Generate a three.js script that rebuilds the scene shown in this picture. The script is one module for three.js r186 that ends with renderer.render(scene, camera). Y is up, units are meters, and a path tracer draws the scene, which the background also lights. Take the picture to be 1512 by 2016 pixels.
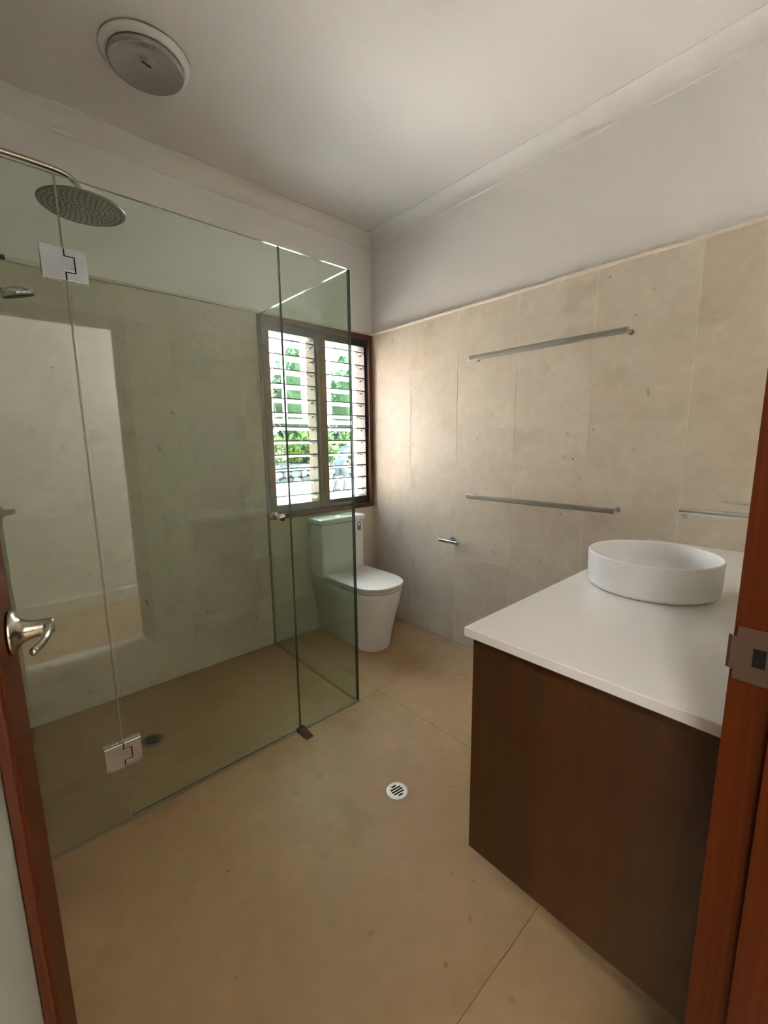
import * as THREE from 'three';
import { mergeGeometries, mergeVertices } from 'three/addons/utils/BufferGeometryUtils.js';
import { RoundedBoxGeometry } from 'three/addons/geometries/RoundedBoxGeometry.js';
import { RectAreaLightUniformsLib } from 'three/addons/lights/RectAreaLightUniformsLib.js';

// ───────────────────────── camera, sky, sun, lamps, exposure ─────────────────────────
const rad = (d) => (d * Math.PI) / 180;
const scene = new THREE.Scene();
const camera = new THREE.PerspectiveCamera(100.27, 1512 / 2016, 0.02, 200);
camera.position.set(-2.145, 1.324, 2.498);
camera.rotation.order = 'YXZ';
camera.rotation.set(rad(-9.238), rad(-42.0), rad(-0.647));

const EXPOSURE = 5.1;
const SKY_LEVEL = 7.5;
const SUN_LEVEL = 160;
const HALL_LAMP = 52;

const renderer = new THREE.WebGLRenderer();
renderer.toneMapping = THREE.LinearToneMapping;
renderer.toneMappingExposure = EXPOSURE;
renderer.shadowMap.enabled = true;

{ // bright hazy sky
  const W = 256, H = 128, d = new Float32Array(W * H * 4);
  for (let y = 0; y < H; y++) {
    const up = ((y + 0.5) / H - 0.5) * 2, t = Math.pow(Math.max(0, up), 0.55);
    for (let x = 0; x < W; x++) {
      const i = (y * W + x) * 4;
      d[i] = 0.98 - 0.62 * t; d[i + 1] = 1.0 - 0.54 * t; d[i + 2] = 1.06 - 0.40 * t; d[i + 3] = 1;
    }
  }
  const sky = new THREE.DataTexture(d, W, H, THREE.RGBAFormat, THREE.FloatType);
  sky.mapping = THREE.EquirectangularReflectionMapping;
  sky.magFilter = THREE.LinearFilter; sky.needsUpdate = true;
  scene.background = sky;
  scene.backgroundIntensity = SKY_LEVEL;
}
const sun = new THREE.DirectionalLight(new THREE.Color(1, 0.985, 0.965), SUN_LEVEL);
sun.name = 'sun';
sun.position.set(0.5, 22, 8); sun.target.position.set(0, 0, -3);
sun.castShadow = true;
Object.assign(sun.shadow.camera, { left: -16, right: 16, top: 16, bottom: -16, near: 1, far: 60 });
sun.shadow.mapSize.set(2048, 2048);
scene.add(sun, sun.target);

// ───────────────────────── helpers ─────────────────────────
let seed = 7;
const rnd = () => { seed = (seed + 0x6d2b79f5) | 0; let t = Math.imul(seed ^ (seed >>> 15), 1 | seed); t = (t + Math.imul(t ^ (t >>> 7), 61 | t)) ^ t; return ((t ^ (t >>> 14)) >>> 0) / 4294967296; };
const used = new Map();
const numbered = (n) => { const k = used.get(n) ?? 0; used.set(n, k + 1); return k ? `${n}_${String(k).padStart(3, '0')}` : n; };
function tag(o, label, category, group) { o.userData.label = label; o.userData.category = category; if (group) o.userData.group = group; return o; }
function thing(name, label, category, [x, y, z] = [0, 0, 0], turn = 0, group) {
  const o = new THREE.Group(); o.name = numbered(name); o.position.set(x, y, z); o.rotation.y = turn;
  scene.add(o); return tag(o, label, category, group);
}
function mesh(name, g, m, parent) {
  const o = new THREE.Mesh(Array.isArray(g) ? join(g) : g, m);
  o.castShadow = o.receiveShadow = true;
  if (parent) {
    const same = parent.children.filter((c) => c.userData.base === name).length;
    o.name = same ? `${name}_${String(same).padStart(3, '0')}` : name; o.userData.base = name; parent.add(o);
  } else { o.name = numbered(name); scene.add(o); }
  return o;
}
function structGroup(name) { const o = new THREE.Group(); o.name = numbered(name); o.userData.kind = 'structure'; scene.add(o); return o; }
function struct(name, g, m) { const o = mesh(name, g, m); o.userData.kind = 'structure'; return o; }
function stuff(o) { o.userData.kind = 'stuff'; return o; }
const ATTRS = ['position', 'normal', 'uv'];
function clean(g) {
  let q = g.index ? g.toNonIndexed() : g.clone();
  for (const k of Object.keys(q.attributes)) if (!ATTRS.includes(k)) q.deleteAttribute(k);
  if (!q.attributes.normal) q.computeVertexNormals();
  if (!q.attributes.uv) q.setAttribute('uv', new THREE.BufferAttribute(new Float32Array(q.attributes.position.count * 2), 2));
  q.clearGroups(); return q;
}
const join = (list) => mergeGeometries(list.map(clean));
const mv = (g, x = 0, y = 0, z = 0) => g.translate(x, y, z);
// uv in metres by the dominant axis of the normal; grain 'v' = along y (or z on level faces)
function meterUV(g, ox = 0, oy = 0, swap = false) {
  const q = g.index ? g.toNonIndexed() : g, p = q.attributes.position, n = q.attributes.normal, uv = new Float32Array(p.count * 2);
  for (let i = 0; i < p.count; i += 3) {
    const nx = Math.abs(n.getX(i) + n.getX(i + 1) + n.getX(i + 2)), ny = Math.abs(n.getY(i) + n.getY(i + 1) + n.getY(i + 2)), nz = Math.abs(n.getZ(i) + n.getZ(i + 1) + n.getZ(i + 2));
    for (let k = i; k < i + 3; k++) {
      const x = p.getX(k), y = p.getY(k), z = p.getZ(k);
      let u, v;
      if (nx >= ny && nx >= nz) { u = z; v = y; } else if (ny >= nz) { u = x; v = z; } else { u = x; v = y; }
      if (swap) [u, v] = [v, u];
      uv[2 * k] = u + ox; uv[2 * k + 1] = v + oy;
    }
  }
  q.setAttribute('uv', new THREE.BufferAttribute(uv, 2)); return q;
}
// box from corner to corner, uv in metres
function box(x0, y0, z0, x1, y1, z1, r = 0, swap = false) {
  const w = x1 - x0, h = y1 - y0, d = z1 - z0;
  const g = r > 0 ? new RoundedBoxGeometry(w, h, d, 2, Math.min(r, Math.min(w, h, d) * 0.49)) : new THREE.BoxGeometry(w, h, d);
  return mv(meterUV(g, rnd(), rnd(), swap), (x0 + x1) / 2, (y0 + y1) / 2, (z0 + z1) / 2);
}
const cyl = (r0, r1, h, n = 32) => new THREE.CylinderGeometry(r0, r1, h, n);
function rod(a, b, r, n = 16) {
  const A = new THREE.Vector3(...a), B = new THREE.Vector3(...b), d = B.clone().sub(A), g = cyl(r, r, d.length(), n);
  g.applyQuaternion(new THREE.Quaternion().setFromUnitVectors(new THREE.Vector3(0, 1, 0), d.clone().normalize()));
  return mv(g, ...A.add(B).multiplyScalar(0.5).toArray());
}
const lathe = (pts, n = 64) => new THREE.LatheGeometry(pts.map((p) => new THREE.Vector2(p[0], p[1])), n);
function tube(pts, r, seg = 48, n = 16) { return new THREE.TubeGeometry(new THREE.CatmullRomCurve3(pts.map((p) => new THREE.Vector3(...p)), false, 'centripetal'), seg, r, n); }
// a bevelled tile or board: back at z = 0, face at z = t, lower left corner at the origin
function slab(w, h, t, b) {
  const P = [[0, 0, 0], [w, 0, 0], [w, h, 0], [0, h, 0], [0, 0, t - b], [w, 0, t - b], [w, h, t - b], [0, h, t - b], [b, b, t], [w - b, b, t], [w - b, h - b, t], [b, h - b, t]];
  const Q = [[8, 9, 10, 11], [4, 5, 9, 8], [5, 6, 10, 9], [6, 7, 11, 10], [7, 4, 8, 11], [0, 1, 5, 4], [1, 2, 6, 5], [2, 3, 7, 6], [3, 0, 4, 7]];
  const pos = [], uv = [], ou = rnd() * 3, ov = rnd() * 3, flip = rnd() < 0.5;
  for (const q of Q) for (const k of [0, 1, 2, 0, 2, 3]) { const p = P[q[k]]; pos.push(...p); uv.push(...(flip ? [p[1] + ov, p[0] + ou] : [p[0] + ou, p[1] + ov])); }
  const g = new THREE.BufferGeometry();
  g.setAttribute('position', new THREE.Float32BufferAttribute(pos, 3)); g.setAttribute('uv', new THREE.Float32BufferAttribute(uv, 2)); g.computeVertexNormals();
  return g;
}
function extrude(pts, depth, holes = [], bevel = 0) {
  const s = new THREE.Shape(pts.map((p) => new THREE.Vector2(...p)));
  for (const h of holes) s.holes.push(new THREE.Path(h.map((p) => new THREE.Vector2(...p))));
  return new THREE.ExtrudeGeometry(s, { depth, bevelEnabled: bevel > 0, bevelSize: bevel, bevelThickness: bevel, bevelOffset: -bevel, bevelSegments: 2, curveSegments: 24 });
}

// ───────────────────────── textures and materials ─────────────────────────
function noise2(period, s0) { // periodic value noise
  const keep = seed; seed = s0; const t = new Float32Array(period * period).map(() => rnd()); seed = keep;
  return (x, y) => {
    const xi = Math.floor(x), yi = Math.floor(y), fx = x - xi, fy = y - yi, sx = fx * fx * (3 - 2 * fx), sy = fy * fy * (3 - 2 * fy), m = (v) => ((v % period) + period) % period;
    const a = t[m(yi) * period + m(xi)], b = t[m(yi) * period + m(xi + 1)], c = t[m(yi + 1) * period + m(xi)], d = t[m(yi + 1) * period + m(xi + 1)];
    return a + (b - a) * sx + (c - a) * sy + (a - b - c + d) * sx * sy;
  };
}
function fbm(base, oct, s0) {
  const ns = []; for (let i = 0; i < oct; i++) ns.push(noise2(base << i, s0 + i * 13));
  return (u, v) => { let a = 0.5, t = 0, s = 0; for (let i = 0; i < oct; i++) { const p = base << i; t += a * ns[i](u * p, v * p); s += a; a *= 0.5; } return t / s; };
}
function paint(w, h, size, fn, srgb = true) { // fn(u, v) -> [r, g, b] in 0..1 (sRGB); size = [metres across, metres up]
  const d = new Uint8Array(w * h * 4);
  for (let y = 0; y < h; y++) for (let x = 0; x < w; x++) { const c = fn((x + 0.5) / w, (y + 0.5) / h), i = (y * w + x) * 4; for (let k = 0; k < 3; k++) d[i + k] = Math.max(0, Math.min(255, c[k] * 255)); d[i + 3] = 255; }
  const t = new THREE.DataTexture(d, w, h); t.wrapS = t.wrapT = THREE.RepeatWrapping; t.magFilter = THREE.LinearFilter; t.repeat.set(1 / size[0], 1 / size[1]);
  if (srgb) t.colorSpace = THREE.SRGBColorSpace; t.needsUpdate = true; return t;
}
const mixc = (a, b, t) => a.map((x, i) => x + (b[i] - x) * t);
const sstep = (a, b, x) => { const t = Math.max(0, Math.min(1, (x - a) / (b - a))); return t * t * (3 - 2 * t); };

let stoneMap;
{
  const big = fbm(3, 4, 11), fine = fbm(32, 3, 29), blot = fbm(8, 3, 47);
  const spots = []; const keep = seed; seed = 99;
  for (let i = 0; i < 18; i++) spots.push([rnd(), rnd(), 0.003 + 0.013 * rnd() * rnd(), 0.4 + 1.2 * rnd(), 0.08 + 0.38 * rnd(), rnd() * 3.14]);
  seed = keep;
  stoneMap = paint(1024, 1024, [1.1, 1.1], (u, v) => {
    let c = mixc([0.79, 0.75, 0.68], [0.82, 0.787, 0.725], sstep(0.25, 0.75, big(u, v)));
    c = mixc(c, [0.745, 0.70, 0.62], 0.5 * sstep(0.6, 0.8, blot(u, v)));
    const f = (fine(u, v) - 0.5) * 0.05; c = c.map((x) => x + f);
    for (const [sx, sy, r, asp, k, a] of spots) {
      let dx = u - sx, dy = v - sy; dx -= Math.round(dx); dy -= Math.round(dy);
      if (Math.abs(dx) > 0.04 || Math.abs(dy) > 0.04) continue;
      const X = dx * Math.cos(a) + dy * Math.sin(a), Y = (dy * Math.cos(a) - dx * Math.sin(a)) * asp, q = Math.hypot(X, Y) / r + (fine(u, v) - 0.5) * 1.4;
      c = mixc(c, [0.47, 0.39, 0.28], k * (1 - sstep(0.5, 1.2, q)));
    }
    return c;
  });
}
const woodPaint = (w, h, size, dark, mid, light, s0, bands) => {
  const long = fbm(4, 3, s0), gr = noise2(64, s0 + 5), gr2 = noise2(128, s0 + 9), bd = noise2(bands, s0 + 3);
  return paint(w, h, size, (u, v) => {
    const wob = (long(u, v) - 0.5) * 0.05, g = gr((u + wob) * 64, v * 2), g2 = gr2((u + wob * 0.6) * 128, v * 6), b = bd(Math.floor((u + wob * 0.15) * bands) + 0.5, 0);
    let c = mixc(dark, light, sstep(0.1, 0.95, 0.45 * g + 0.2 * g2 + 0.35 * b)); return mixc(c, mid, 0.45);
  });
};
const timberMap = woodPaint(256, 512, [0.3, 1.2], [0.25, 0.095, 0.012], [0.31, 0.125, 0.02], [0.37, 0.16, 0.035], 201, 4);
const veneerMap = woodPaint(512, 512, [1.0, 1.4], [0.225, 0.125, 0.04], [0.28, 0.16, 0.055], [0.33, 0.195, 0.075], 301, 9);
const windowWoodMap = woodPaint(256, 256, [0.2, 0.9], [0.21, 0.095, 0.055], [0.30, 0.14, 0.08], [0.38, 0.185, 0.105], 401, 4);
const pavingMap = (() => { const a = fbm(6, 4, 501); return paint(256, 256, [2, 2], (u, v) => { const t = a(u, v); return [0.85 + 0.1 * t, 0.835 + 0.1 * t, 0.81 + 0.1 * t]; }); })();
const smudgeRough = (() => { const a = fbm(5, 4, 601); return paint(256, 256, [0.9, 0.9], (u, v) => { const t = 0.78 + 0.3 * a(u, v); return [t, t, t]; }, false); })();

const std = (o) => new THREE.MeshStandardMaterial(o), phy = (o) => new THREE.MeshPhysicalMaterial(o), lin = (r, g, b) => new THREE.Color().setRGB(r, g, b);
const M = {
  plaster: std({ color: lin(0.86, 0.835, 0.80), roughness: 0.85 }),
  ceiling: std({ color: lin(0.76, 0.72, 0.685), roughness: 0.88 }),
  cornice: std({ color: lin(0.82, 0.79, 0.75), roughness: 0.7 }),
  grout: std({ color: lin(0.80, 0.74, 0.62), roughness: 0.9 }),
  floorGrout: std({ color: lin(0.17, 0.11, 0.06), roughness: 0.9 }),
  cap: std({ color: lin(0.70, 0.63, 0.53), roughness: 0.6 }),
  hallPaint: std({ color: lin(0.88, 0.86, 0.82), roughness: 0.8 }),
  timber: phy({ map: timberMap, roughness: 0.5, specularIntensity: 0.3 }),
  bead: phy({ map: timberMap, color: lin(1.25, 1.2, 1.1), roughness: 0.5 }),
  windowWood: std({ map: windowWoodMap, roughness: 0.5 }),
  veneer: phy({ map: veneerMap, roughness: 0.42, clearcoat: 0.3, clearcoatRoughness: 0.35 }),
  carcass: std({ map: veneerMap, color: lin(0.7, 0.7, 0.7), roughness: 0.5 }),
  counter: phy({ color: lin(0.80, 0.775, 0.745), roughness: 0.3, clearcoat: 0.2, clearcoatRoughness: 0.15 }),
  ceramic: phy({ color: lin(0.84, 0.83, 0.80), roughness: 0.22, clearcoat: 0.6, clearcoatRoughness: 0.08 }),
  matteCeramic: phy({ color: lin(0.86, 0.855, 0.84), roughness: 0.38, clearcoat: 0.15, clearcoatRoughness: 0.2 }),
  seat: phy({ color: lin(0.74, 0.685, 0.625), roughness: 0.3 }),
  seam: std({ color: lin(0.08, 0.075, 0.07), roughness: 0.8 }),
  chrome: std({ color: lin(0.72, 0.72, 0.72), metalness: 1, roughness: 0.12 }),
  satin: std({ color: lin(0.60, 0.59, 0.57), metalness: 1, roughness: 0.26, roughnessMap: smudgeRough }),
  brushed: std({ color: lin(0.42, 0.40, 0.36), metalness: 1, roughness: 0.42, roughnessMap: smudgeRough }),
  bronze: std({ color: lin(0.085, 0.05, 0.034), metalness: 0.35, roughness: 0.5 }),
  nickel: std({ color: lin(0.46, 0.42, 0.36), metalness: 1, roughness: 0.22 }),
  hinge: std({ color: lin(0.70, 0.70, 0.72), metalness: 1, roughness: 0.14 }),
  gap: phy({ color: lin(0.014, 0.012, 0.01), roughness: 1, specularIntensity: 0.1 }),
  nozzle: std({ color: lin(0.03, 0.03, 0.03), roughness: 0.6 }),
  shower: std({ color: lin(0.30, 0.28, 0.255), metalness: 1, roughness: 0.3 }),
  black: std({ color: lin(0.018, 0.02, 0.022), roughness: 0.45 }),
  clip: std({ color: lin(0.03, 0.035, 0.035), roughness: 0.4 }),
  glass: phy({ color: lin(0.915, 0.96, 0.925), transmission: 1, thickness: 0, roughness: 0, ior: 1.5 }),
  doorPane: phy({ color: lin(0.48, 0.51, 0.43), transmission: 0.55, thickness: 0, roughness: 0.55, ior: 1.5 }),
  louvre: phy({ color: lin(0.95, 0.975, 0.97), transmission: 1, thickness: 0, roughness: 0, ior: 1.5 }),
  glassEdge: phy({ color: lin(0.075, 0.11, 0.085), roughness: 0.15, clearcoat: 1, clearcoatRoughness: 0.05 }),
  glassTop: phy({ color: lin(0.30, 0.34, 0.29), roughness: 0.12, clearcoat: 1, clearcoatRoughness: 0.05 }),
  bladeEdge: phy({ color: lin(0.012, 0.016, 0.016), roughness: 0.6, specularIntensity: 0.3 }),
  seal: phy({ color: lin(0.45, 0.43, 0.36), roughness: 0.3, transmission: 0.35, thickness: 0 }),
  silicone: std({ color: lin(0.23, 0.19, 0.12), roughness: 0.6 }),
  plastic: phy({ color: lin(0.80, 0.785, 0.76), roughness: 0.3 }),
  fanDome: phy({ color: lin(0.30, 0.28, 0.265), roughness: 0.1, clearcoat: 1, clearcoatRoughness: 0.04 }),
  drainMetal: std({ color: lin(0.80, 0.77, 0.74), roughness: 0.35, metalness: 0.25 }),
  showerDrain: std({ color: lin(0.20, 0.20, 0.18), roughness: 0.35, metalness: 0.6 }),
  wedgeWood: std({ map: windowWoodMap, color: lin(0.85, 0.75, 0.7), roughness: 0.7 }),
  blue: std({ color: lin(0.07, 0.18, 0.32), roughness: 0.5 }),
  white: std({ color: lin(0.8, 0.8, 0.8), roughness: 0.5 }),
  paving: std({ map: pavingMap, roughness: 0.9 }),
  whitePaint: std({ color: lin(0.80, 0.80, 0.78), roughness: 0.6 }),
  lampGlow: std({ color: lin(0.9, 0.9, 0.88), emissive: lin(1, 0.95, 0.86), emissiveIntensity: 3, roughness: 0.4 }),
  roof: std({ color: lin(0.5, 0.5, 0.48), roughness: 0.8 }),
};
const stones = [[1, 0.985, 0.965], [0.985, 0.97, 0.95], [1.01, 0.995, 0.975], [0.99, 0.972, 0.945]].map((c) => std({ map: stoneMap, color: lin(...c), roughness: 0.42, roughnessMap: smudgeRough }));
const floorStones = [[0.60, 0.42, 0.255], [0.61, 0.428, 0.26]].map((c) => std({ map: stoneMap, color: lin(...c), roughness: 0.5, roughnessMap: smudgeRough }));

// ───────────────────────── the room ─────────────────────────
// Right wall tile face at x = 0, back wall tile face at z = 0, floor at y = 0. The plaster stands 12 mm behind the tile face.
const TOP = 2.092, CEIL = 2.75, LEFT = -2.45, FRONT = 2.425, TILE = 0.011, BACKING = 0.0095;
const WIN = { x0: -0.879, x1: -0.004, y0: 0.84, y1: 2.09 };
const DOOR = { x0: -2.355, x1: -1.455, y1: 2.1 };

const floor = structGroup('floor');
mesh('slab', box(-2.75, -0.25, -0.15, 0.15, -0.0014, 2.52), M.floorGrout, floor);
{
  const xs = [-2.45, -2.25, -0.75, 0], zs = [0, 0.887, 2.02, 2.5], J = 0.0008;
  for (let i = 0; i < 3; i++) for (let k = 0; k < 3; k++) {
    const g = slab(xs[i + 1] - xs[i] - 2 * J, zs[k + 1] - zs[k] - 2 * J, TILE, 0.0008); g.rotateX(-Math.PI / 2);
    mesh('tile', mv(g, xs[i] + J, -TILE, zs[k + 1] - J), floorStones[(i + k) % 2], floor);
  }
}
// tiles of one wall, in (s, y): s along the wall; put() brings the slab to its place
function tileWall(parent, edges, firstShift, put, cut, J = 0.0008, K = 0.0005) {
  for (let i = 0; i + 1 < edges.length; i++) {
    const js = [0, ...((i + firstShift) % 2 ? [0.2, 1.0, 1.8] : [0.6, 1.4]), TOP];
    for (let k = 0; k + 1 < js.length; k++) {
      let rects = [[edges[i], js[k], edges[i + 1], js[k + 1]]];
      if (cut) rects = rects.flatMap(([a, b, c, d]) => {
        const [ca, cb, cc, cd] = cut;
        if (c <= ca || a >= cc || d <= cb || b >= cd) return [[a, b, c, d]];
        const r = [];
        if (b < cb) r.push([a, b, c, cb]);
        if (d > cd) r.push([a, cd, c, d]);
        if (a < ca) r.push([a, Math.max(b, cb), ca, Math.min(d, cd)]);
        if (c > cc) r.push([cc, Math.max(b, cb), c, Math.min(d, cd)]);
        return r;
      });
      for (const [a, b, c, d] of rects) {
        if (c - a < 0.012 || d - b < 0.012) continue;
        mesh('tile', put(mv(slab(c - a - 2 * J, d - b - 2 * K, TILE, 0.0007), a + J, b + K, -TILE)), stones[Math.floor(rnd() * 4)], parent);
      }
    }
  }
}
const wallRight = structGroup('wall_right');
mesh('plaster', box(0.012, -0.25, -0.15, 0.2, 2.9, 2.52), M.plaster, wallRight);
mesh('grout', box(0.0008, 0, 0, 0.012, TOP, FRONT), M.grout, wallRight);
tileWall(wallRight, [0, 0.4, 0.8, 1.2, 1.6, 2.0, 2.4], 0, (g) => g.rotateY(-Math.PI / 2), undefined, 0.0013, 0.0007);
// a worn hole and a filled hole in the stone
for (const [y, z, r] of [[1.232, 1.533, 0.004], [1.86, 1.77, 0.003], [1.31, 1.50, 0.0025]]) {
  const g = cyl(r, r * 0.8, 0.0006, 10); g.rotateZ(Math.PI / 2); mesh('chip', mv(g, -0.0002, y, z), M.seam, wallRight);
}

const wallBack = structGroup('wall_back');
{
  const g = extrude([[-2.75, -0.25], [0.012, -0.25], [0.012, 2.9], [-2.75, 2.9]], 0.15, [[[WIN.x0, WIN.y0], [WIN.x0, WIN.y1], [0.006, WIN.y1], [0.006, WIN.y0]]]);
  mesh('plaster', mv(g, 0, 0, -0.162), M.plaster, wallBack);
  const q = extrude([[LEFT, 0], [0, 0], [0, WIN.y0], [WIN.x0, WIN.y0], [WIN.x0, TOP], [LEFT, TOP]], 0.0105);
  mesh('grout', mv(q, 0, 0, -0.012), M.grout, wallBack);
  tileWall(wallBack, [LEFT, -2.2, -1.8, -1.4, -1.0, -0.6, -0.2, 0], 0, (t) => t, [WIN.x0, WIN.y0, 0.5, TOP + 0.1]);
}
const wallLeft = structGroup('wall_left');
mesh('plaster', box(-2.65, -0.25, -0.15, LEFT - 0.012, 2.9, 2.52), M.plaster, wallLeft);
mesh('grout', box(LEFT - 0.012, 0, 0, LEFT - 0.0015, TOP, FRONT), M.grout, wallLeft);
tileWall(wallLeft, [-2.4, -2.0, -1.6, -1.2, -0.8, -0.4, 0], 0, (g) => mv(g.rotateY(Math.PI / 2), LEFT, 0, 0));
const wallFront = structGroup('wall_front');
{
  const out = [[-4.2, -0.25], [0.6, -0.25], [0.6, 2.9], [-4.2, 2.9]];
  mesh('plaster', mv(extrude(out, 0.1, [[[DOOR.x0, 0], [DOOR.x0, DOOR.y1], [DOOR.x1, DOOR.y1], [DOOR.x1, 0]]]), 0, 0, 2.437), M.plaster, wallFront);
  mesh('grout', box(DOOR.x1, 0, FRONT + 0.0015, 0, TOP, 2.437), M.grout, wallFront);
  tileWall(wallFront, [0, 0.4, 0.8, 1.2, 1.455], 0, (g) => mv(g.rotateY(Math.PI), 0, 0, FRONT));
  mesh('tile', mv(slab(0.09, TOP, TILE, 0.001).rotateY(Math.PI), DOOR.x0 - 0.002, 0, FRONT + TILE), stones[0], wallFront);
}
struct('ceiling', box(-2.75, CEIL, -0.15, 0.2, 2.9, 2.45), M.ceiling);
// stone caps along the top of the tiling
struct('trim_1', box(-0.013, TOP, -0.001, 0.012, TOP + 0.012, FRONT, 0.003), M.cap);
struct('trim_2', box(LEFT, TOP, -0.012, -0.001, TOP + 0.012, 0.013, 0.003), M.cap);
// cove cornices (right, back, left, front)
{
  const pr = [[0, -0.078], [0.004, -0.0775]];
  for (let i = 0; i <= 10; i++) { const a = (i / 10) * Math.PI / 2; pr.push([0.006 + 0.069 * (1 - Math.cos(a)), -0.075 + 0.071 * Math.sin(a)]); }
  pr.push([0.078, -0.003], [0.078, 0], [0, 0]);
  const run = (L) => extrude(pr, L);
  struct('trim_3', mv(run(2.434).rotateY(Math.PI).scale(1, 1, 1), 0.012, CEIL, FRONT + 0.012), M.cornice);
  struct('trim_4', mv(run(2.474).rotateY(-Math.PI / 2), 0.012, CEIL, -0.012), M.cornice);
  struct('trim_5', mv(run(2.434), LEFT - 0.012, CEIL, -0.012), M.cornice);
  struct('trim_6', mv(run(2.474).rotateY(Math.PI / 2), LEFT - 0.012, CEIL, FRONT + 0.012), M.cornice);
}

// hall beyond the doorway
struct('floor', box(-4.2, -0.25, 2.52, 0.6, 0, 3.6), floorStones[0]);
struct('wall_hall', box(-4.2, -0.25, 3.42, 0.6, 2.9, 3.6), M.hallPaint);
struct('wall_hall', box(0.5, -0.25, 2.522, 0.6, 2.9, 3.42), M.hallPaint);
struct('wall_hall', box(-4.2, -0.25, 2.522, -4.1, 2.9, 3.42), M.hallPaint);
struct('ceiling', box(-4.2, CEIL, 2.45, 0.6, 2.9, 3.6), M.ceiling);
struct('baseboard_hall', box(-4.1, 0, 3.404, 0.5, 0.11, 3.42, 0.003), M.hallPaint);
// two round ceiling lights of the hall
RectAreaLightUniformsLib.init();
for (const [x, share, label] of [[-2.95, 0.33, 'round white ceiling light in the hall, left of the doorway'], [-0.45, 1, 'round white ceiling light in the hall, right of the doorway']]) {
  const t = thing('ceiling_light', label, 'ceiling light', [x, CEIL, 2.99]);
  mesh('base', lathe([[0, 0], [0.19, 0], [0.19, -0.03], [0.18, -0.035], [0, -0.035]]), M.plastic, t);
  mesh('diffuser', lathe([[0, -0.075], [0.08, -0.073], [0.14, -0.062], [0.17, -0.045], [0.175, -0.035], [0, -0.035]]), M.lampGlow, t);
  const l = new THREE.RectAreaLight(lin(1, 0.975, 0.95), HALL_LAMP * share, 0.32, 0.32); l.name = 'hall_lamp';
  l.position.set(x, CEIL - 0.08, 2.99); l.lookAt(x, 0, 2.99); scene.add(l);
}
struct('wall_outer', box(-1.75, -0.25, -4.6, -1.55, 2.9, -0.162), std({ color: lin(0.16, 0.12, 0.09), roughness: 0.8 })); // the house's own wing beside the yard
// roof with its eave over the window side
struct('roof', [box(-6, 2.9, -0.6, 6, 3.05, 4.5), box(-8, 2.9, -4.9, -1.3, 3.05, -0.6)], M.roof);

// timber door frame
{
  const f = structGroup('door_frame');
  const pr = [[-1.455, 2.418], [-1.5, 2.418], [-1.5, 2.462], [-1.512, 2.462], [-1.512, 2.55], [-1.455, 2.55]];
  const post = (pts) => meterUV(extrude(pts.map(([x, z]) => [x, -z]), DOOR.y1, [], 0.0012).rotateX(-Math.PI / 2), 0.05, 0.2);
  mesh('jamb', post(pr), M.timber, f);
  mesh('jamb', post(pr.map(([x, z]) => [-3.81 - x, z]).reverse()), M.timber, f);
  const hd = [[2.418, 2.1], [2.418, 2.055], [2.462, 2.055], [2.462, 2.043], [2.55, 2.043], [2.55, 2.1]].map(([z, y]) => [-z, y]);
  mesh('head', mv(meterUV(extrude(hd, 0.81, [], 0.0012).rotateY(Math.PI / 2), 0, 0, true), -2.31, 0, 0), M.timber, f);
  // strike plate on the rebate
  const s = mesh('strike_plate', [box(-1.5016, 1.032, 2.421, -1.4995, 1.100, 2.459, 0.0008), mv(extrude([[-1.5018, 2.423], [-1.5018, 2.4165], [-1.4998, 2.4135], [-1.4985, 2.4145], [-1.4995, 2.417], [-1.4995, 2.423]].map(([x, z]) => [x, -z]), 0.042).rotateX(-Math.PI / 2), 0, 1.045, 0)], M.bronze, f);
  mesh('latch_hole', box(-1.5020, 1.054, 2.438, -1.5014, 1.077, 2.450), M.gap, s);
}
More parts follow.
